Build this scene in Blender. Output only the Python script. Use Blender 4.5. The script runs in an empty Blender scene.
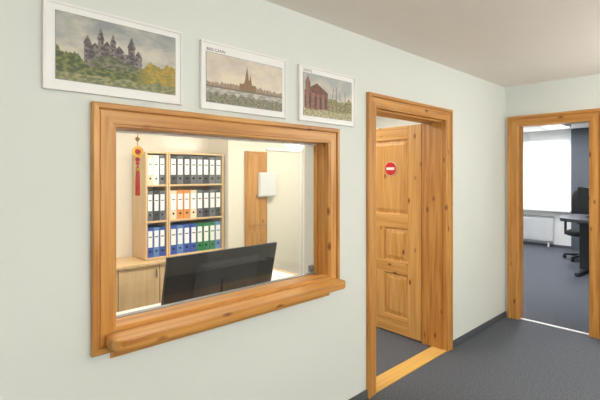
import bpy, math, random
from mathutils import Vector, noise
random.seed(4)
sc = bpy.context.scene
sc.view_settings.view_transform = 'Standard'
sc.view_settings.look = 'None'
COL = sc.collection

def lin(c):
    out = []
    for v in c[:3]:
        v = v/255.0
        out.append(v/12.92 if v <= 0.04045 else ((v+0.055)/1.055)**2.4)
    return tuple(out)

# ------------------------------------------------------------ materials
def mat(name, rgb, rough=0.6, metal=0.0, var=0.0, vscale=8.0, bump=0.0, bscale=200.0, spec=None, stretch=(1,1,1)):
    m = bpy.data.materials.new(name); m.use_nodes = True
    nt = m.node_tree; b = nt.nodes['Principled BSDF']
    c = lin(rgb)
    b.inputs['Roughness'].default_value = rough
    b.inputs['Metallic'].default_value = metal
    if spec is not None: b.inputs['Specular IOR Level'].default_value = spec
    tc = nt.nodes.new('ShaderNodeTexCoord')
    n = nt.nodes.new('ShaderNodeTexNoise'); n.inputs['Scale'].default_value = vscale
    mp = nt.nodes.new('ShaderNodeMapping'); mp.inputs['Scale'].default_value = stretch
    nt.links.new(tc.outputs['Object'], mp.inputs['Vector'])
    nt.links.new(mp.outputs['Vector'], n.inputs['Vector'])
    n.inputs['Detail'].default_value = 4
    r = nt.nodes.new('ShaderNodeValToRGB')
    r.color_ramp.elements[0].position = 0.3; r.color_ramp.elements[1].position = 0.7
    r.color_ramp.elements[0].color = (c[0]*(1-var), c[1]*(1-var), c[2]*(1-var), 1)
    r.color_ramp.elements[1].color = (min(1, c[0]*(1+var)), min(1, c[1]*(1+var)), min(1, c[2]*(1+var)), 1)
    nt.links.new(n.outputs['Fac'], r.inputs['Fac'])
    nt.links.new(r.outputs['Color'], b.inputs['Base Color'])
    if bump > 0:
        n2 = nt.nodes.new('ShaderNodeTexNoise'); n2.inputs['Scale'].default_value = bscale
        bp = nt.nodes.new('ShaderNodeBump'); bp.inputs['Strength'].default_value = bump
        bp.inputs['Distance'].default_value = 0.004
        nt.links.new(tc.outputs['Object'], n2.inputs['Vector'])
        nt.links.new(n2.outputs['Fac'], bp.inputs['Height'])
        nt.links.new(bp.outputs['Normal'], b.inputs['Normal'])
    return m

def wood(name, axis, ca, cb, knots=True, rough=0.38):
    m = bpy.data.materials.new(name); m.use_nodes = True
    nt = m.node_tree; b = nt.nodes['Principled BSDF']
    b.inputs['Roughness'].default_value = rough
    tc = nt.nodes.new('ShaderNodeTexCoord')
    def mapped(ac, al):
        mp = nt.nodes.new('ShaderNodeMapping')
        s = [ac, ac, ac]; s[axis] = al
        mp.inputs['Scale'].default_value = s
        nt.links.new(tc.outputs['Object'], mp.inputs['Vector'])
        return mp
    mp = mapped(38, 1.6)
    n = nt.nodes.new('ShaderNodeTexNoise'); n.inputs['Scale'].default_value = 1.0
    n.inputs['Detail'].default_value = 5; n.inputs['Distortion'].default_value = 0.6
    nt.links.new(mp.outputs[0], n.inputs['Vector'])
    r = nt.nodes.new('ShaderNodeValToRGB')
    r.color_ramp.elements[0].position = 0.34; r.color_ramp.elements[1].position = 0.62
    r.color_ramp.elements[0].color = (*lin(cb), 1); r.color_ramp.elements[1].color = (*lin(ca), 1)
    nt.links.new(n.outputs['Fac'], r.inputs['Fac'])
    out = r.outputs['Color']
    if knots:
        mk = mapped(11, 5)
        v = nt.nodes.new('ShaderNodeTexVoronoi'); v.inputs['Scale'].default_value = 1.0
        nt.links.new(mk.outputs[0], v.inputs['Vector'])
        r2 = nt.nodes.new('ShaderNodeValToRGB')
        r2.color_ramp.elements[0].position = 0.07; r2.color_ramp.elements[1].position = 0.17
        r2.color_ramp.elements[0].color = (1, 1, 1, 1); r2.color_ramp.elements[1].color = (0, 0, 0, 1)
        nt.links.new(v.outputs['Distance'], r2.inputs['Fac'])
        mx = nt.nodes.new('ShaderNodeMixRGB')
        nt.links.new(r2.outputs['Color'], mx.inputs[0])
        nt.links.new(out, mx.inputs[1]); mx.inputs[2].default_value = (*lin((128, 70, 28)), 1)
        out = mx.outputs[0]
    nt.links.new(out, b.inputs['Base Color'])
    return m

PA, PB = (208, 152, 80), (176, 116, 50)
pine = [wood('pine_%s' % 'xyz'[i], i, PA, PB) for i in range(3)]
leafw = [wood('pine_light_%s' % 'xyz'[i], i, (222, 172, 102), (200, 144, 74)) for i in range(3)]
birch = wood('birch_laminate', 2, (226, 194, 148), (214, 180, 132), knots=False)
thresh_m = wood('threshold_oak', 0, (228, 186, 108), (216, 170, 90), knots=False)
wall_m = mat('wall_paint_pale_green', (224, 229, 225), 0.85, var=0.012, vscale=1.5, bump=0.08, bscale=350)
office_m = mat('wall_paint_cream', (236, 228, 212), 0.85, var=0.01)
ceil_m = mat('ceiling_paint', (248, 241, 232), 0.9, var=0.01)
white_m = mat('white_paint', (242, 242, 240), 0.5)
dark_wall_m = mat('wall_paint_slate', (92, 98, 106), 0.8, var=0.03)
carpet_m = mat('carpet_blue_grey', (96, 100, 107), 0.95, var=0.34, vscale=85, bump=0.7, bscale=300, spec=0.1)
base_m = mat('baseboard_grey', (84, 88, 96), 0.6)
black_m = mat('black_plastic', (26, 26, 28), 0.55, bump=0.02)
blacks_m = mat('black_screen', (12, 12, 14), 0.1)
grey_m = mat('grey_metal', (150, 152, 155), 0.35, metal=0.7)
dgrey_m = mat('dark_grey_plastic', (50, 52, 58), 0.5)
mback_m = mat('monitor_back_plastic', (54, 56, 60), 0.7)
desk_m = mat('desk_laminate_white', (236, 234, 228), 0.45)
frame_m = mat('frame_white_plastic', (240, 240, 240), 0.4)
mount_m = mat('picture_mount_paper', (244, 244, 243), 0.6)
line_m = mat('frame_line_grey', (140, 142, 146), 0.5)
ink_m = mat('printed_ink', (40, 40, 42), 0.7)
red_m = mat('sign_red', (205, 35, 38), 0.35)
tassel_m = mat('red_silk', (200, 35, 25), 0.6, var=0.2, vscale=300)
gold_m = mat('gold_brass', (200, 150, 50), 0.35, metal=0.6)
paper_m = mat('white_paper', (245, 245, 242), 0.7)
box_m = mat('switchbox_white', (222, 222, 220), 0.5)
fabric_m = mat('chair_fabric_black', (30, 31, 34), 0.9, var=.1, vscale=200)

def glass_mat():
    m = bpy.data.materials.new('clear_glass'); m.use_nodes = True
    nt = m.node_tree; nt.nodes.clear()
    o = nt.nodes.new('ShaderNodeOutputMaterial'); mx = nt.nodes.new('ShaderNodeMixShader')
    t = nt.nodes.new('ShaderNodeBsdfTransparent'); g = nt.nodes.new('ShaderNodeBsdfGlossy')
    g.inputs['Roughness'].default_value = 0.0
    t.inputs['Color'].default_value = (0.985, 0.995, 0.985, 1)
    mx.inputs[0].default_value = 0.03
    nt.links.new(t.outputs[0], mx.inputs[1]); nt.links.new(g.outputs[0], mx.inputs[2])
    nt.links.new(mx.outputs[0], o.inputs[0]); return m
glass_m = glass_mat()
def emit(name, rgb, s):
    m = bpy.data.materials.new(name); m.use_nodes = True
    nt = m.node_tree; nt.nodes.clear()
    o = nt.nodes.new('ShaderNodeOutputMaterial'); e = nt.nodes.new('ShaderNodeEmission')
    e.inputs[0].default_value = (*rgb, 1); e.inputs[1].default_value = s
    nt.links.new(e.outputs[0], o.inputs[0]); return m
def blind_mat():
    m = bpy.data.materials.new('blind_fabric'); m.use_nodes = True
    nt = m.node_tree; nt.nodes.clear()
    o = nt.nodes.new('ShaderNodeOutputMaterial'); mx = nt.nodes.new('ShaderNodeMixShader')
    t = nt.nodes.new('ShaderNodeBsdfTranslucent'); g = nt.nodes.new('ShaderNodeBsdfDiffuse')
    t.inputs[0].default_value = (.95, .96, .98, 1); g.inputs[0].default_value = (.9, .9, .9, 1)
    mx.inputs[0].default_value = 0.3
    nt.links.new(t.outputs[0], mx.inputs[1]); nt.links.new(g.outputs[0], mx.inputs[2])
    nt.links.new(mx.outputs[0], o.inputs[0]); return m

# ------------------------------------------------------------ mesh builder
class B:
    def __init__(s): s.v = []; s.f = []; s.m = []; s.mats = []
    def mi(s, m):
        if m not in s.mats: s.mats.append(m)
        return s.mats.index(m)
    def add(s, vs, fs, m):
        o = len(s.v); s.v += [tuple(p) for p in vs]; k = s.mi(m)
        for f in fs: s.f.append([o+i for i in f]); s.m.append(k)
    def box(s, x0, x1, y0, y1, z0, z1, m):
        vs = [(x0,y0,z0),(x1,y0,z0),(x1,y1,z0),(x0,y1,z0),(x0,y0,z1),(x1,y0,z1),(x1,y1,z1),(x0,y1,z1)]
        s.add(vs, [(0,3,2,1),(4,5,6,7),(0,1,5,4),(1,2,6,5),(2,3,7,6),(3,0,4,7)], m)
    def prism(s, pts, z0, z1, m):
        n = len(pts)
        vs = [(p[0],p[1],z0) for p in pts]+[(p[0],p[1],z1) for p in pts]
        fs = [tuple(range(n-1,-1,-1)), tuple(range(n,2*n))]+[(i,(i+1)%n,n+(i+1)%n,n+i) for i in range(n)]
        s.add(vs, fs, m)
    def hexa(s, lo, hi, m):
        s.add(list(lo)+list(hi), [(0,3,2,1),(4,5,6,7),(0,1,5,4),(1,2,6,5),(2,3,7,6),(3,0,4,7)], m)
    def lathe(s, c, axis, prof, m, n=24):
        vs = []
        for t, r in prof:
            for i in range(n):
                a = 2*math.pi*i/n; p = [0,0,0]
                p[axis] = t; p[(axis+1)%3] = r*math.cos(a); p[(axis+2)%3] = r*math.sin(a)
                vs.append((c[0]+p[0], c[1]+p[1], c[2]+p[2]))
        fs = [tuple(range(n-1,-1,-1))]
        for k in range(len(prof)-1):
            for i in range(n):
                j = (i+1)%n; fs.append((k*n+i, k*n+j, (k+1)*n+j, (k+1)*n+i))
        fs.append(tuple((len(prof)-1)*n+i for i in range(n)))
        s.add(vs, fs, m)
    def obj(s, name, parent=None, bevel=0.0, smooth=False, loc=None):
        me = bpy.data.meshes.new(name); me.from_pydata(s.v, [], s.f)
        for m in s.mats: me.materials.append(m)
        for p, k in zip(me.polygons, s.m): p.material_index = k; p.use_smooth = smooth
        me.update()
        ob = bpy.data.objects.new(name, me); COL.objects.link(ob)
        if parent: ob.parent = parent
        if loc: ob.location = loc
        if bevel > 0:
            bm = ob.modifiers.new('bevel', 'BEVEL'); bm.width = bevel; bm.segments = 2; bm.limit_method = 'ANGLE'
        return ob
def empty(name, loc=(0,0,0)):
    e = bpy.data.objects.new(name, None); e.location = loc; e.empty_display_size = 0.1; COL.objects.link(e); return e

def wall_grid(name, fixed, a0, a1, z0, z1, holes, m, axis='x'):
    b = B()
    A = sorted(set([a0, a1]+[h[0] for h in holes]+[h[1] for h in holes]))
    Z = sorted(set([z0, z1]+[h[2] for h in holes]+[h[3] for h in holes]))
    Z = [z for z in Z if z0 <= z <= z1]
    for i in range(len(A)-1):
        for j in range(len(Z)-1):
            ca, cz = (A[i]+A[i+1])/2, (Z[j]+Z[j+1])/2
            if any(h[0] < ca < h[1] and h[2] < cz < h[3] for h in holes): continue
            if axis == 'x': b.box(A[i], A[i+1], fixed[0], fixed[1], Z[j], Z[j+1], m)
            else: b.box(fixed[0], fixed[1], A[i], A[i+1], Z[j], Z[j+1], m)
    return b.obj(name)

PROF = [(0,0),(0,.012),(.004,.015),(.012,.015),(.015,.019),(.066,.021),(.069,.017),(.072,.017),(.075,.026),(.079,.028),(.095,.028),(.1,.024),(.1,0)]
def casing(name, a0, a1, z0, z1, plane, axis, sgn, parent, closed, scale=1.0, prof=PROF):
    b = B()
    def P(a, z, h):
        return (a, plane+sgn*h, z) if axis == 'x' else (plane+sgn*h, a, z)
    cor = [(a0, z0, -1, -1), (a0, z1, -1, 1), (a1, z1, 1, 1), (a1, z0, 1, -1)]
    n = len(prof); segs = [(0,1),(1,2),(2,3)]+([(3,0)] if closed else [])
    hm = pine[0] if axis == 'x' else pine[1]
    for (i, j) in segs:
        vs = []
        for k in (i, j):
            a, z, da, dz = cor[k]
            for d, h in prof:
                d *= scale
                zz = z+dz*d if (closed or dz > 0) else z0
                vs.append(P(a+da*d, zz, h))
        vertical = (i, j) in ((0,1),(2,3))
        fs = [(q, q+1, n+q+1, n+q) for q in range(n-1)]
        fs.append(tuple(range(n))); fs.append(tuple(range(2*n-1, n-1, -1)))
        b.add(vs, fs, pine[2] if vertical else hm)
    o = b.obj(name, parent)
    import bmesh
    bm = bmesh.new(); bm.from_mesh(o.data); bmesh.ops.recalc_face_normals(bm, faces=bm.faces); bm.to_mesh(o.data); bm.free()
    return o

# ------------------------------------------------------------ room shell
H = 2.43
YW, YB = 1.75, 1.97
XF, XFB = 4.62, 4.74
b = B(); b.box(-2.2, 9.95, -2.1, 4.5, -0.1, 0, carpet_m); b.obj('floor')
b = B(); b.box(-2.2, 9.95, -2.1, 4.5, H, H+0.1, ceil_m); b.obj('ceiling')
wall_grid('wall_north', (YW, YB), -2.2, XF, 0, H, [(.588, 1.884, .76, 1.716), (2.317, 3.36, -1, 1.995)], wall_m)
wall_grid('wall_east', (XF, XFB), -2.1, 4.5, 0, H, [(.967, 1.639, -1, 2.03)], wall_m, 'y')
wall_grid('wall_south', (-2.2, -2.1), -2.3, 10.0, 0, H, [], wall_m)
wall_grid('wall_west', (-2.3, -2.2), -2.1, 4.5, 0, H, [], wall_m, 'y')
wall_grid('wall_office_back', (4.4, 4.5), -2.2, XF, 0, H, [], office_m)
wall_grid('wall_office_side', (-0.1, 0.0), YB, 4.4, 0, H, [], office_m, 'y')
wall_grid('wall_office_partition', (4.0, 4.4), 2.63, XF, 0, H, [], office_m)
wall_grid('wall_far_room_end', (9.8, 9.95), 2.40, 4.5, 0, H, [(2.46, 3.95, .78, 2.22)], white_m, 'y')
wall_grid('wall_far_room_slate', (9.7, 9.95), -2.1, 2.40, 0, H, [], dark_wall_m, 'y')
wall_grid('wall_far_room_side', (4.4, 4.5), XFB, 9.8, 0, H, [], white_m)

b = B(); b.box(-2.2, 2.247, YW-.013, YW, 0, .055, base_m); b.box(3.434, XF, YW-.013, YW, 0, .055, base_m); b.obj('baseboard_north', bevel=.003)
b = B(); b.box(XF-.013, XF, -2.1, .86, 0, .055, base_m); b.obj('baseboard_east', bevel=.003)
b = B(); b.box(9.785, 9.8, 2.41, 4.4, 0, .055, base_m); b.obj('baseboard_far_room', bevel=.003)

# ------------------------------------------------------------ reception window
w = empty('window_1')
x0, x1, z0, z1 = .608, 1.860, .887, 1.693
casing('casing', x0, x1, z0, z1, YW, 'x', -1, w, True, .93)
b = B()
b.box(.588, x0, YW, 1.865, .76, 1.716, pine[2]); b.box(x1, 1.884, YW, 1.865, .76, 1.716, pine[2])
b.box(x0, x1, YW, 1.865, .76, z0, pine[0]); b.box(x0, x1, YW, 1.865, z1, 1.716, pine[0])
b.box(x0, x0+.012, 1.83, 1.842, z0, z1, pine[2]); b.box(x1-.008, x1, 1.83, 1.842, z0, z1, pine[2])
b.obj('lining', w, bevel=.0015)
b = B()
b.box(x0, x1, 1.836, 1.864, z0, z0+.005, grey_m); b.box(x0, x1, 1.836, 1.864, z1-.008, z1, frame_m)
b.obj('sliding_track', w, bevel=.001)
b = B(); b.box(x0+.013, 1.755, 1.844, 1.848, z0+.005, z1-.008, glass_m); b.obj('glass_pane', w)
b = B(); b.box(1.10, x1, 1.854, 1.858, z0+.005, z1-.008, glass_m); b.obj('glass_pane_sliding', w)
b = B(); b.box(1.753, 1.757, 1.8435, 1.8485, z0+.005, z1-.008, frame_m); b.obj('glass_edge', w)
b = B(); b.box(1.80, 1.835, 1.834, 1.853, .90, .94, grey_m); b.lathe((1.817, 1.834, .92), 1, [(-.012,.009),(-.008,.012),(0,.008)], grey_m, 16); b.obj('latch', w, bevel=.002)
def rr(xa, xb, ya, yb, r, n=8):
    pts = [(xb, yb), (xa, yb)]
    for i in range(n+1):
        a = math.pi + (math.pi/2)*i/n; pts.append((xa+r+r*math.cos(a), ya+r+r*math.sin(a)))
    for i in range(n+1):
        a = 1.5*math.pi + (math.pi/2)*i/n; pts.append((xb-r+r*math.cos(a), ya+r+r*math.sin(a)))
    return pts
b = B(); b.prism(rr(.562, 1.912, 1.618, 1.748, .05), .828, .868, pine[0]); b.obj('ledge', w, bevel=.004)

# ------------------------------------------------------------ door 1 (pine, open)
d = empty('door_frame')
dx0, dx1, dz = 2.342, 3.322, 1.963
casing('casing', dx0, dx1, 0, dz, YW, 'x', -1, d, False, .96)
b = B()
b.box(2.317, dx0, YW, YB, 0, 1.995, pine[2]); b.box(dx1, 3.36, YW, YB, 0, 1.995, pine[2]); b.box(dx0, dx1, YW, YB, dz, 1.995, pine[0])
b.box(dx0, dx0+.014, YW+.02, YB-.05, .013, dz, pine[2]); b.box(dx1-.014, dx1, YW+.02, YB-.05, .013, dz, pine[2]); b.box(dx0+.014, dx1-.014, YW+.02, YB-.05, dz-.014, dz, pine[0])
b.obj('lining', d, bevel=.002)
b = B(); b.box(dx0, dx1, YW-.015, YW+.115, 0, .012, thresh_m); b.obj('threshold', d, bevel=.003)
leaf = B(); W = .90; T = .042; zt = 1.955
rows = [(.17, .57, 2), (.69, 1.0, 2), (1.13, 1.83, 1)]
s_ = .14
leaf.box(0, T, 0, s_, .012, zt, leafw[2]); leaf.box(0, T, W-s_, W, .012, zt, leafw[2])
for za, zb in ((.012, .17), (.57, .69), (1.0, 1.13), (1.83, zt)): leaf.box(0, T, s_, W-s_, za, zb, leafw[1])
leaf.box(0, T, W/2-.045, W/2+.045, .17, .57, leafw[2]); leaf.box(0, T, W/2-.045, W/2+.045, .69, 1.0, leafw[2])
def rpanel(y0, y1, za, zb):
    for side in (0, 1):
        X = (lambda t: t) if side == 0 else (lambda t: T-t)
        a = [(X(.014), y0, za), (X(.014), y1, za), (X(.014), y1, zb), (X(.014), y0, zb)]
        i = .012
        a2 = [(X(.017), y0+i, za+i), (X(.017), y1-i, za+i), (X(.017), y1-i, zb-i), (X(.017), y0+i, zb-i)]
        i = .05
        a3 = [(X(.005), y0+i, za+i), (X(.005), y1-i, za+i), (X(.005), y1-i, zb-i), (X(.005), y0+i, zb-i)]
        vs = a+a2+a3
        fs = [(k, (k+1)%4, 4+(k+1)%4, 4+k) for k in range(4)]+[(4+k, 4+(k+1)%4, 8+(k+1)%4, 8+k) for k in range(4)]+[(8, 9, 10, 11)]
        leaf.add(vs, fs, leafw[2])
for za, zb, n in rows:
    if n == 1: rpanel(s_, W-s_, za, zb)
    else: rpanel(s_, W/2-.045, za, zb); rpanel(W/2+.045, W-s_, za, zb)
hx, hy = 3.332, 1.98
lo = leaf.obj('door_1', None, bevel=.003, loc=(hx, hy, 0)); lo.rotation_euler = (0, 0, math.radians(-1.5))
b = B()
b.box(-.006, 0, W-.10, W-.055, .93, 1.15, grey_m)
b.lathe((-.006, W-.077, 1.08), 0, [(-.045,.009),(0,.009)], grey_m, 12)
b.box(-.055, -.041, W-.20, W-.068, 1.071, 1.089, grey_m)
b.obj('handle', lo, bevel=.001)
sg = B()
sg.lathe((.001, 0, 0), 0, [(-.003, .066), (.0035, .066)], white_m, 40)
sg.lathe((-.0035, 0, 0), 0, [(-.001, .063), (.001, .063)], red_m, 40)
sg.box(-.0062, -.0045, -.045, .045, -.012, .012, white_m)
so = sg.obj('no_entry_sign', None, loc=(hx+.33*math.sin(math.radians(1.5)), hy+.33, 1.56)); so.rotation_euler = (0, 0, math.radians(-1.5))

# ------------------------------------------------------------ door 2 (doorway into far room)
d2 = empty('door_frame')
ya, yb, zt2 = .997, 1.609, 2.0
casing('casing', ya, yb, 0, zt2, XF, 'y', -1, d2, False, 1.1)
b = B()
b.box(XF, XFB, ya-.03, ya, 0, zt2+.03, pine[2]); b.box(XF, XFB, yb, yb+.03, 0, zt2+.03, pine[2]); b.box(XF, XFB, ya, yb, zt2, zt2+.03, pine[1])
b.obj('lining', d2, bevel=.002)
b = B(); b.box(XF+.02, XF+.05, ya, yb, 0, .008, frame_m); b.obj('threshold_strip', d2, bevel=.002)

# ------------------------------------------------------------ framed pictures (painted grid prints)
def fb(x, y, s=1.0, sd=0.0, o=4):
    return noise.fractal(Vector((x*s, y*s, sd)), 0.8, 2.0, o)
def mixc(a, c, t):
    t = max(0, min(1, t)); return tuple(a[i]*(1-t)+c[i]*t for i in range(3))
def tri(u, v, uc, w_, vb, vt): return vb <= v <= vt and abs(u-uc) < w_*(vt-v)/(vt-vb)
def p1(u, v):
    n = fb(u, v, 4, 1); n2 = fb(u, v, 22, 5)
    c = mixc((206, 202, 188), (148, 152, 154), (v-.35)*1.2+n*.7)
    c = mixc(c, (202, 192, 158), max(0, .6-v)*.8)
    rk = .28+.18*math.exp(-((u-.42)/.2)**2)
    T_ = [(.20,.26,.60),(.25,.33,.54),(.31,.355,.70),(.35,.42,.60),(.41,.455,.68),(.45,.52,.56),(.51,.56,.54),(.56,.62,.66),(.62,.68,.52)]
    inc = any(a < u < e and v < t_+.006*math.sin(u*400) for a, e, t_ in T_)
    inc = inc or tri(u, v, .23, .035, .60, .74) or tri(u, v, .333, .03, .70, .90) or tri(u, v, .433, .028, .68, .82) or tri(u, v, .59, .038, .66, .84) or tri(u, v, .65, .04, .52, .64) or tri(u,v,.29,.05,.54,.64) or tri(u,v,.485,.05,.56,.66) or tri(u,v,.385,.04,.6,.7)
    if inc:
        c = mixc((132, 124, 118), (80, 76, 80), .5+.5*math.sin(u*55)+n2*1.5)
        if math.sin(u*150) > .6 and math.sin(v*80) > .5: c = (60, 56, 60)
    if v < rk+.08*n2: c = mixc((130, 124, 102), (82, 88, 62), .5+n2*1.5)
    tl = .26+.24*max(0, (.26-u)/.24)+.2*max(0, min(1, (u-.62)/.14))+.08*fb(u, 0, 10, 9)+.03*fb(u, 0, 45, 2)
    if v < tl:
        g = mixc((120, 124, 68), (66, 78, 46), .5+n2*2+(tl-v)*.5)
        if u > .60: g = mixc(g, (184, 152, 62), min(1, (u-.6)*6)*(.75+n2))
        c = g
    if v < .13+.05*n: c = mixc((156, 150, 106), (102, 110, 76), .5+2*n2)
    return c
def p2(u, v):
    n = fb(u, v, 3, 2); n2 = fb(u*.4, v, 30, 7)
    c = mixc((228, 216, 196), (200, 190, 180), v*.6+n*.8)
    sk = .40+.05*fb(u, 0, 30, 3)+.05*math.exp(-((u-.5)/.3)**2)
    if v < sk: c = mixc((180, 160, 136), (132, 114, 98), .5+fb(u, v, 50, 4))
    if (.47 < u < .55 and v < .55) or tri(u, v, .50, .028, .55, .88) or tri(u, v, .545, .02, .5, .72) or (.40 < u < .62 and v < .48) or tri(u, v, .51, .06, .48, .60):
        if v > .33: c = mixc((162, 128, 92), (114, 88, 66), .5+fb(u, v, 60, 8))
    if v < .33: c = mixc((200, 194, 180), (150, 150, 144), .5+n2*1.8)
    if .30 < v < .34: c = (120, 110, 90)
    if v < .20+.05*fb(u, 0, 20, 6): c = mixc((150, 146, 126), (106, 106, 88), .5+fb(u, v, 30, 11)*2)
    return c
def p3(u, v):
    n = fb(u, v, 3, 12); n2 = fb(u, v, 25, 15)
    c = mixc((216, 206, 190), (172, 174, 176), v+n*.9)
    tl = .46+.12*fb(u, 0, 9, 31)
    if u > .35 and v < tl: c = mixc((160, 150, 104), (108, 106, 70), .5+n2*2)
    if abs(u-.66) < .006 and v < .8 or abs(u-.85) < .006 and v < .72 or abs(u-.56-.12*(v-.4)) < .006 and .3 < v < .75 or abs(u-.75+.1*(v-.4)) < .004 and .3 < v < .7: c = (104, 94, 78)
    roof = .60+.2*max(0, 1-abs(u-.26)/.22)
    if (.02 < u < .48 and v < roof) or (.04 < u < .13 and v < .78) or tri(u, v, .085, .05, .78, .97):
        c = mixc((156, 110, 90), (110, 74, 64), .5+n2+.4*math.sin(u*60))
        if v > .55 and u > .14: c = mixc((130, 84, 70), (92, 62, 58), .5+n2)
        elif math.sin(u*62) > .45 and .2 < v < .48: c = (76, 58, 58)
    if v < .16+.04*n: c = mixc((190, 178, 146), (142, 140, 102), .5+n2*2)
    return c
pm = bpy.data.materials.new('printed_watercolour'); pm.use_nodes = True
_a = pm.node_tree.nodes.new('ShaderNodeAttribute'); _a.attribute_name = 'paint'
pm.node_tree.links.new(_a.outputs['Color'], pm.node_tree.nodes['Principled BSDF'].inputs['Base Color'])
pm.node_tree.nodes['Principled BSDF'].inputs['Roughness'].default_value = 0.45
def picture(name, xa, xb, za, zb, ml, mr, mt, mb, fn, cap=None, nx=240, ny=150):
    e = empty(name)
    b = B(); y = YW
    b.box(xa, xb, y-.012, y-.001, za, zb, mount_m)
    f = .009
    for q in ((xa, xb, za, za+f), (xa, xb, zb-f, zb)): b.box(q[0], q[1], y-.018, y-.010, q[2], q[3], frame_m)
    for q in ((xa, xa+f), (xb-f, xb)): b.box(q[0], q[1], y-.018, y-.010, za+f, zb-f, frame_m)
    b.obj('frame', e, bevel=.0015)
    x0_, x1_, z0_, z1_ = xa+ml, xb-mr, za+mb, zb-mt
    b = B(); t = .0022
    b.box(x0_-t, x1_+t, y-.0128, y-.0118, z0_-t, z1_+t, line_m); b.obj('print_border', e)
    me = bpy.data.meshes.new('print'); vs = []; fs = []; cs = []
    for j in range(ny+1):
        for i in range(nx+1):
            u, v = i/nx, j/ny
            vs.append((x0_+(x1_-x0_)*u, y-.0135, z0_+(z1_-z0_)*v)); cs.append((*lin([max(0, min(255, q)) for q in fn(u, v)]), 1))
    for j in range(ny):
        for i in range(nx):
            k = j*(nx+1)+i; fs.append((k, k+1, k+nx+2, k+nx+1))
    me.from_pydata(vs, [], fs); at = me.color_attributes.new('paint', 'FLOAT_COLOR', 'POINT')
    at.data.foreach_set('color', [q for c in cs for q in c]); me.materials.append(pm)
    o = bpy.data.objects.new('print', me); COL.objects.link(o); o.parent = e
    if cap:
        tcv = bpy.data.curves.new('caption', 'FONT'); tcv.body = cap; tcv.size = .020; tcv.materials.append(ink_m)
        to = bpy.data.objects.new('caption', tcv); COL.objects.link(to); to.parent = e
        to.location = (x0_, y-.0138, z1_+.008); to.rotation_euler = (math.pi/2, 0, 0)
picture('framed_castle_picture', .350, .896, 1.815, 2.142, .042, .034, .034, .042, p1)
picture('framed_cathedral_picture', .990, 1.518, 1.812, 2.135, .030, .030, .052, .036, p2, 'BAD CANN')
picture('framed_church_picture', 1.616, 2.112, 1.812, 2.132, .034, .034, .040, .036, p3, 'KOSTEL')

# ------------------------------------------------------------ office contents
b = B()
b.box(.10, 2.12, 1.985, 2.365, .715, .745, desk_m)
b.box(1.66, 2.12, 2.367, 3.05, .715, .745, desk_m)
b.box(2.121, 2.139, 1.985, 3.05, .700, .752, birch)
for lx, ly in ((.14, 2.02), (.14, 2.30), (2.07, 2.02), (2.07, 2.98), (1.70, 2.98)):
    b.box(lx, lx+.035, ly, ly+.035, 0, .715, grey_m)
b.box(.2, 2.05, 1.99, 2.005, .35, .7, desk_m)
b.obj('reception_desk', bevel=.003)
mn = B(); mx0, mx1 = .985, 1.728; mz0, mz1 = .79, 1.066; my = 2.13
mn.box(mx0, mx1, my, my+.022, mz0, mz1, black_m)
mn.box(mx0+.008, mx1-.008, my+.0225, my+.024, mz0+.012, mz1-.008, blacks_m)
cx = (mx0+mx1)/2
a = [(cx-.20, my, mz0+.006), (cx+.24, my, mz0+.006), (cx+.23, my, mz1-.06), (cx-.19, my, mz1-.06)]
c_ = [(cx-.18, my-.026, mz0+.02), (cx+.22, my-.026, mz0+.02), (cx+.21, my-.026, mz1-.08), (cx-.17, my-.026, mz1-.08)]
mn.add(a+c_, [(0,1,5,4),(1,2,6,5),(2,3,7,6),(3,0,4,7),(4,5,6,7)], mback_m)
# tilt the head (top leans towards the window)
mn.v = [(x, y-(z-mz0)*.24, z) for x, y, z in mn.v]
mn.box(cx-.035, cx+.035, my-.062, my-.035, .755, .90, black_m)
mn.prism([(cx-.13, my-.12), (cx+.13, my-.12), (cx+.11, my+.07), (cx-.11, my+.07)], .746, .757, black_m)
mn.obj('computer_monitor', bevel=.003)
bc = B(); Yf, Yk = 4.05, 4.385; top = 1.735; base = .655
ux = [(1.70, 1.935), (1.94, 2.60)]
shz = [.655, 1.02, 1.385]
for xa, xb in ux:
    bc.box(xa, xa+.018, Yf, Yk, base, top, birch); bc.box(xb-.018, xb, Yf, Yk, base, top, birch)
    bc.box(xa+.018, xb-.018, Yk-.01, Yk, base, top, birch)
    for z in shz: bc.box(xa+.018, xb-.018, Yf+.003, Yk-.01, z, z+.018, birch)
    bc.box(xa+.018, xb-.018, Yf, Yk-.01, top-.018, top, birch)
bc.obj('bookcase', bevel=.001)
lc = B()
lc.box(1.0, 2.60, 3.93, 4.385, .625, .650, birch); lc.box(1.0, 2.60, 3.97, 4.385, .07, .625, birch); lc.box(1.02, 2.58, 4.0, 4.385, 0, .07, dgrey_m)
for i in range(4):
    xa = 1.0+.4*i; lc.box(xa+.004, xa+.396, 3.952, 3.970, .085, .620, birch); lc.box(xa+.36, xa+.37, 3.938, 3.952, .50, .58, grey_m)
lc.obj('low_cabinet', bevel=.002)
bcol = {k: mat('binder_'+k, c, .5) for k, c in dict(grey=(98,100,104), black=(58,60,64), blue=(48,80,164), green=(30,120,76), orange=(214,140,70), cream=(226,206,176), white=(225,225,222), sky=(90,130,190)).items()}
rowsB = {
 0: [['blue','sky','blue'], ['grey','black','grey'], ['cream','white','grey']],
 1: [['blue','sky','blue','blue','green','green','green','sky'], ['cream','orange','orange','cream','grey','black','grey','black'], ['black','grey','black','grey','grey','black','grey','grey']]}
rb = B()
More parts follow.
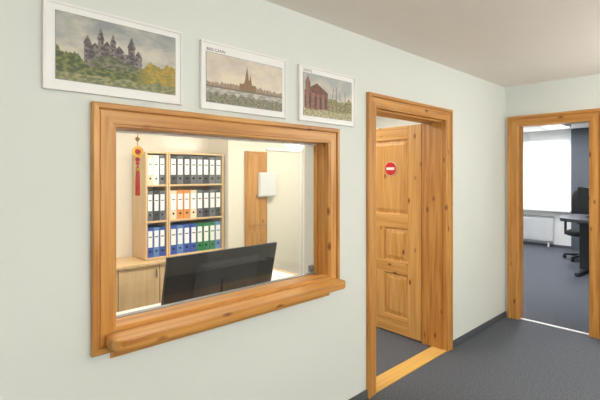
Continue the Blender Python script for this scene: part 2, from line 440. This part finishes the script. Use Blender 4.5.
for ui, (xa, xb) in enumerate(ux):
    for ri, z in enumerate(shz):
        L = rowsB[ui][ri]; w0 = (xb-xa-.044)/len(L)
        for k, cn in enumerate(L):
            x = xa+.022+k*w0; zz = z+.0185; hgt = .295+random.uniform(0, .008); yo = Yf+.012+random.uniform(0, .008); wd = w0-.004
            rb.box(x, x+wd, yo, yo+.27, zz, zz+hgt, bcol[cn])
            rb.box(x+wd*.14, x+wd*.86, yo-.0015, yo, zz+.10, zz+.265, paper_m)
            rb.box(x+wd*.25, x+wd*.75, yo-.003, yo-.0015, zz+.20, zz+.21, ink_m)
            rb.lathe((x+wd/2, yo-.002, zz+.06), 1, [(0,.010),(.003,.010)], blacks_m, 12)
rb.obj('ring_binders')
pd = B()
pd.box(2.85, 3.17, 3.975, 3.998, 0, 1.78, pine[2]); pd.box(2.88, 3.14, 3.966, 3.9745, .05, .84, pine[2]); pd.box(2.88, 3.14, 3.966, 3.9745, .90, 1.74, pine[2])
pd.obj('door_3', bevel=.003)
b = B(); b.box(3.172, 3.745, 3.985, 3.999, 1.80, 1.83, white_m); b.box(3.72, 3.745, 3.985, 3.999, 0, 1.799, white_m); b.obj('trim_1', bevel=.002)
b = B(); b.box(3.02, 3.28, 3.93, 3.964, 1.24, 1.53, box_m); b.box(3.03, 3.27, 3.924, 3.930, 1.25, 1.52, box_m); b.obj('wall_switch_box', bevel=.003)
lk = B(); qx, qy = .772, 1.93
lk.lathe((qx, qy, 1.56), 2, [(0,.0015),(.155,.0015)], tassel_m, 8)
lk.lathe((qx, qy, 1.655), 2, [(0,.003),(.012,.012),(.024,.003)], gold_m, 12)
lk.lathe((qx, qy-.004, 1.608), 1, [(0,.010),(.001,.026),(.006,.026),(.007,.010)], gold_m, 24)
lk.lathe((qx, qy-.006, 1.608), 1, [(0,.008),(.002,.014)], tassel_m, 16)
for dz_, r_ in ((1.572,.011),(1.555,.009)): lk.lathe((qx, qy, dz_), 2, [(-r_,.002),(-r_*.6,r_*.8),(0,r_),(r_*.6,r_*.8),(r_,.002)], tassel_m, 14)
lk.lathe((qx, qy, 1.405), 2, [(0,.011),(.05,.0105),(.10,.009),(.125,.006),(.140,.003)], tassel_m, 18)
lk.lathe((qx, qy, 1.520), 2, [(0,.0095),(.012,.0085)], gold_m, 18)
lk.obj('lucky_knot_charm', smooth=False)

# ------------------------------------------------------------ far room contents
wf = empty('window_2')
b = B()
for q in ((2.46, 2.51), (3.90, 3.95), (3.18, 3.22)): b.box(9.84, 9.90, q[0], q[1], .78, 2.22, white_m)
for q in ((.78, .82), (2.18, 2.22)): b.box(9.84, 9.90, 2.51, 3.90, q[0], q[1], white_m)
b.obj('frame', wf, bevel=.004)
b = B(); b.box(9.87, 9.874, 2.51, 3.90, .82, 2.18, glass_m); b.obj('glass', wf)
b = B(); b.box(9.805, 9.808, 2.465, 3.945, .80, 2.215, blind_mat()); b.obj('roller_blind', wf)
b = B(); b.box(9.68, 9.80, 2.42, 4.0, .745, .775, white_m); b.obj('sill', wf, bevel=.004)
rad_m = mat('radiator_enamel', (222, 224, 224), .4)
b = B()
b.box(9.70, 9.775, 2.72, 3.9, .12, .62, rad_m)
for i in range(29): b.box(9.688, 9.70, 2.74+i*.04, 2.76+i*.04, .15, .59, rad_m)
b.box(9.685, 9.78, 2.715, 3.905, .62, .640, line_m)
b.box(9.72, 9.75, 2.80, 2.83, 0, .12, white_m); b.box(9.72, 9.75, 3.8, 3.83, 0, .12, white_m)
b.obj('radiator', bevel=.003)
dh = .05
b = B()
top_pts = [(7.10,.5),(8.15,.5),(8.15,1.98),(7.45,2.0),(7.22,1.93),(7.10,1.7)]
b.prism(top_pts, .75+dh, .80+dh, dgrey_m)
b.box(7.55, 7.66, 1.64, 1.76, .05, .75+dh, dgrey_m); b.box(7.55, 7.66, .7, .80, .05, .75+dh, dgrey_m)
for y_ in (1.66, .70):
    b.prism([(7.16, y_+.01), (7.58, y_-.02), (8.02, y_+.01), (8.02, y_+.07), (7.58, y_+.10), (7.16, y_+.07)], .012, .06, dgrey_m)
    for x_ in (7.2, 7.98): b.lathe((x_, y_+.04, 0), 2, [(0,.02),(.012,.02)], black_m, 14)
b.box(7.59, 7.62, .80, 1.64, .5, .74+dh, dgrey_m)
b.obj('office_desk', bevel=.006)
b = B()
b.box(7.62, 7.66, 1.28, 1.80, .90+dh, 1.27+dh, black_m); b.box(7.615, 7.62, 1.29, 1.79, .92+dh, 1.26+dh, blacks_m)
b.box(7.66, 7.69, 1.40, 1.68, .97+dh, 1.18+dh, black_m)
b.box(7.67, 7.70, 1.52, 1.58, .81+dh, 1.05+dh, black_m); b.prism([(7.56,1.42),(7.78,1.42),(7.78,1.68),(7.56,1.68)], .801+dh, .813+dh, black_m)
b.obj('computer_monitor', bevel=.004)
ch = B(); cx, cy = 8.62, 1.95
for k in range(5):
    a_ = 2*math.pi*k/5+.3; dx_, dy_ = math.cos(a_), math.sin(a_); px_, py_ = -dy_, dx_
    def pt(r, w_, z): return (cx+dx_*r+px_*w_, cy+dy_*r+py_*w_, z)
    ch.hexa([pt(.02,-.025,.07), pt(.30,-.016,.065), pt(.30,.016,.065), pt(.02,.025,.07)], [pt(.02,-.025,.12), pt(.30,-.016,.09), pt(.30,.016,.09), pt(.02,.025,.12)], black_m)
    ch.lathe((cx+dx_*.285-.012, cy+dy_*.285, .032), 0, [(0,.020),(.004,.032),(.02,.032),(.024,.020)], black_m, 16)
ch.lathe((cx, cy, .10), 2, [(0,.035),(.12,.033),(.121,.018),(.34,.018)], grey_m, 18)
def slab(c0, sx, sy, sz, m, ex=3.0, n=28):
    vs = []; lay = [(-.5,.86),(-.35,.97),(0,1),(.35,.97),(.5,.86)]
    for tz, sc_ in lay:
        for i in range(n):
            t = 2*math.pi*i/n; co_, si_ = math.cos(t), math.sin(t)
            vs.append((c0[0]+sx/2*sc_*math.copysign(abs(co_)**(2/ex), co_), c0[1]+sy/2*sc_*math.copysign(abs(si_)**(2/ex), si_), c0[2]+sz*tz))
    fs = [tuple(range(n-1,-1,-1))]+[(k*n+i, k*n+(i+1)%n, (k+1)*n+(i+1)%n, (k+1)*n+i) for k in range(4) for i in range(n)]+[tuple(4*n+i for i in range(n))]
    ch.add(vs, fs, m)
slab((cx, cy, .48), .50, .50, .09, fabric_m)
vs = []; n = 32; lay = [(-.5,.88),(-.25,1),(.25,1),(.5,.88)]
for tx, s2 in lay:
    for i in range(n):
        t = 2*math.pi*i/n; co_, si_ = math.cos(t), math.sin(t)
        yy = .23*s2*math.copysign(abs(co_)**.6, co_); zz = .33*s2*math.copysign(abs(si_)**.6, si_)
        vs.append((cx+.24+.06*tx+.05*zz-.35*yy*yy, cy+yy, .93+zz))
ch.add(vs, [tuple(range(n-1,-1,-1))]+[(k*n+i, k*n+(i+1)%n, (k+1)*n+(i+1)%n, (k+1)*n+i) for k in range(3) for i in range(n)]+[tuple(3*n+i for i in range(n))], fabric_m)
ch.box(cx+.10, cx+.30, cy-.03, cy+.03, .415, .435, black_m); ch.box(cx+.275, cx+.30, cy-.03, cy+.03, .435, .80, black_m)
for s3 in (-1, 1):
    ch.box(cx-.03, cx+.02, cy+s3*.27-.015, cy+s3*.27+.015, .46, .68, black_m); ch.box(cx-.12, cx+.13, cy+s3*.27-.035, cy+s3*.27+.035, .68, .71, black_m)
    ch.box(cx-.03, cx+.02, min(cy+s3*.20, cy+s3*.284), max(cy+s3*.20, cy+s3*.284), .435, .46, black_m)
ch.obj('office_chair', bevel=.003)

# ------------------------------------------------------------ lights
def fill_globe(name, x, y, z, s, col=(1, .955, .90), r=.14):  # glowing globe on a cord, an invented fixture for corridor fill
    b = B()
    prof = [(r*math.sin(t), r*math.cos(t)) for t in [(-math.pi/2)+math.pi*i/14 for i in range(1, 14)]]
    b.lathe((x, y, z), 2, prof, emit(name+'_glow', col, s), 28)
    b.lathe((x, y, z+r*.97), 2, [(0,.03),(.03,.03)], white_m, 16)
    b.lathe((x, y, z+r), 2, [(0,.004),(H-z-r-.02,.004)], white_m, 8)
    b.lathe((x, y, H-.025), 2, [(0,.03),(.01,.05),(.024,.055)], white_m, 20)
    return b.obj(name, smooth=True)
for (x, y, z, s) in [(-.9, -.9, 1.85, 38), (1.2, -1.2, 1.80, 72), (3.7, -.35, 1.95, 56)]:  # pendants out of view, added to fill the corridor with light
    fill_globe('fill_pendant', x, y, z, s)
def fill_sconce(x, y, p):  # invented open trough hiding an upward area light
    b = B(); z = 1.75
    b.box(x-.22, x+.22, y-.08, y+.08, z, z+.012, white_m)
    b.box(x-.22, x+.22, y-.08, y-.068, z+.012, z+.12, white_m); b.box(x-.22, x+.22, y+.068, y+.08, z+.012, z+.12, white_m)
    b.box(x-.22, x-.208, y-.068, y+.068, z+.012, z+.12, white_m); b.box(x+.208, x+.22, y-.068, y+.068, z+.012, z+.12, white_m)
    o = b.obj('fill_uplighter', bevel=.003)
    l = bpy.data.lights.new('fill_uplight', 'AREA'); l.shape = 'RECTANGLE'; l.size = .4; l.size_y = .12; l.energy = p; l.color = (1, .95, .89)
    q = bpy.data.objects.new('fill_uplight', l); q.location = (x, y, z+.10); q.rotation_euler = (math.pi, 0, 0); COL.objects.link(q); q.parent = o
fill_sconce(.9, -2.018, 26); fill_sconce(3.0, -2.018, 30)  # unseen uplights on the south wall, added to brighten the ceiling
def panel(name, x, y, sx, sy, p, col):
    b = B()
    b.box(x-sx/2-.02, x+sx/2+.02, y-sy/2-.02, y+sy/2+.02, H-.04, H-.001, white_m)
    b.box(x-sx/2, x+sx/2, y-sy/2, y+sy/2, H-.046, H-.041, emit(name+'_diffuser', col, 2.5))
    o = b.obj(name)
    l = bpy.data.lights.new('tube', 'AREA'); l.shape = 'RECTANGLE'; l.size = sx; l.size_y = sy; l.energy = p; l.color = col
    lo_ = bpy.data.objects.new('tube', l); lo_.location = (x, y, H-.06); COL.objects.link(lo_); lo_.parent = o
panel('ceiling_light', 1.5, 3.0, 1.2, .3, 35, (1, .955, .89))  # unseen panel, added to light the office
panel('ceiling_light', 3.4, 3.0, 1.2, .3, 26, (1, .94, .86))  # second unseen office panel, also added for its light
panel('ceiling_light', 6.2, 1.9, 1.2, .3, 56, (.97, .98, 1))
panel('ceiling_light', 8.4, 2.4, 1.2, .3, 46, (.97, .98, 1))

wd = bpy.data.worlds.new('world'); sc.world = wd; wd.use_nodes = True
bg = wd.node_tree.nodes['Background']; bg.inputs[0].default_value = (.92, .96, 1, 1); bg.inputs[1].default_value = 9.0

# ------------------------------------------------------------ camera
cam = bpy.data.cameras.new('camera'); co = bpy.data.objects.new('camera', cam); COL.objects.link(co)
cam.lens = 25.02; cam.sensor_width = 36; cam.shift_y = -25/600; cam.clip_start = .05
co.location = (0, 0, 1.5); co.rotation_euler = (math.pi/2, 0, math.radians(-43.07))
sc.camera = co
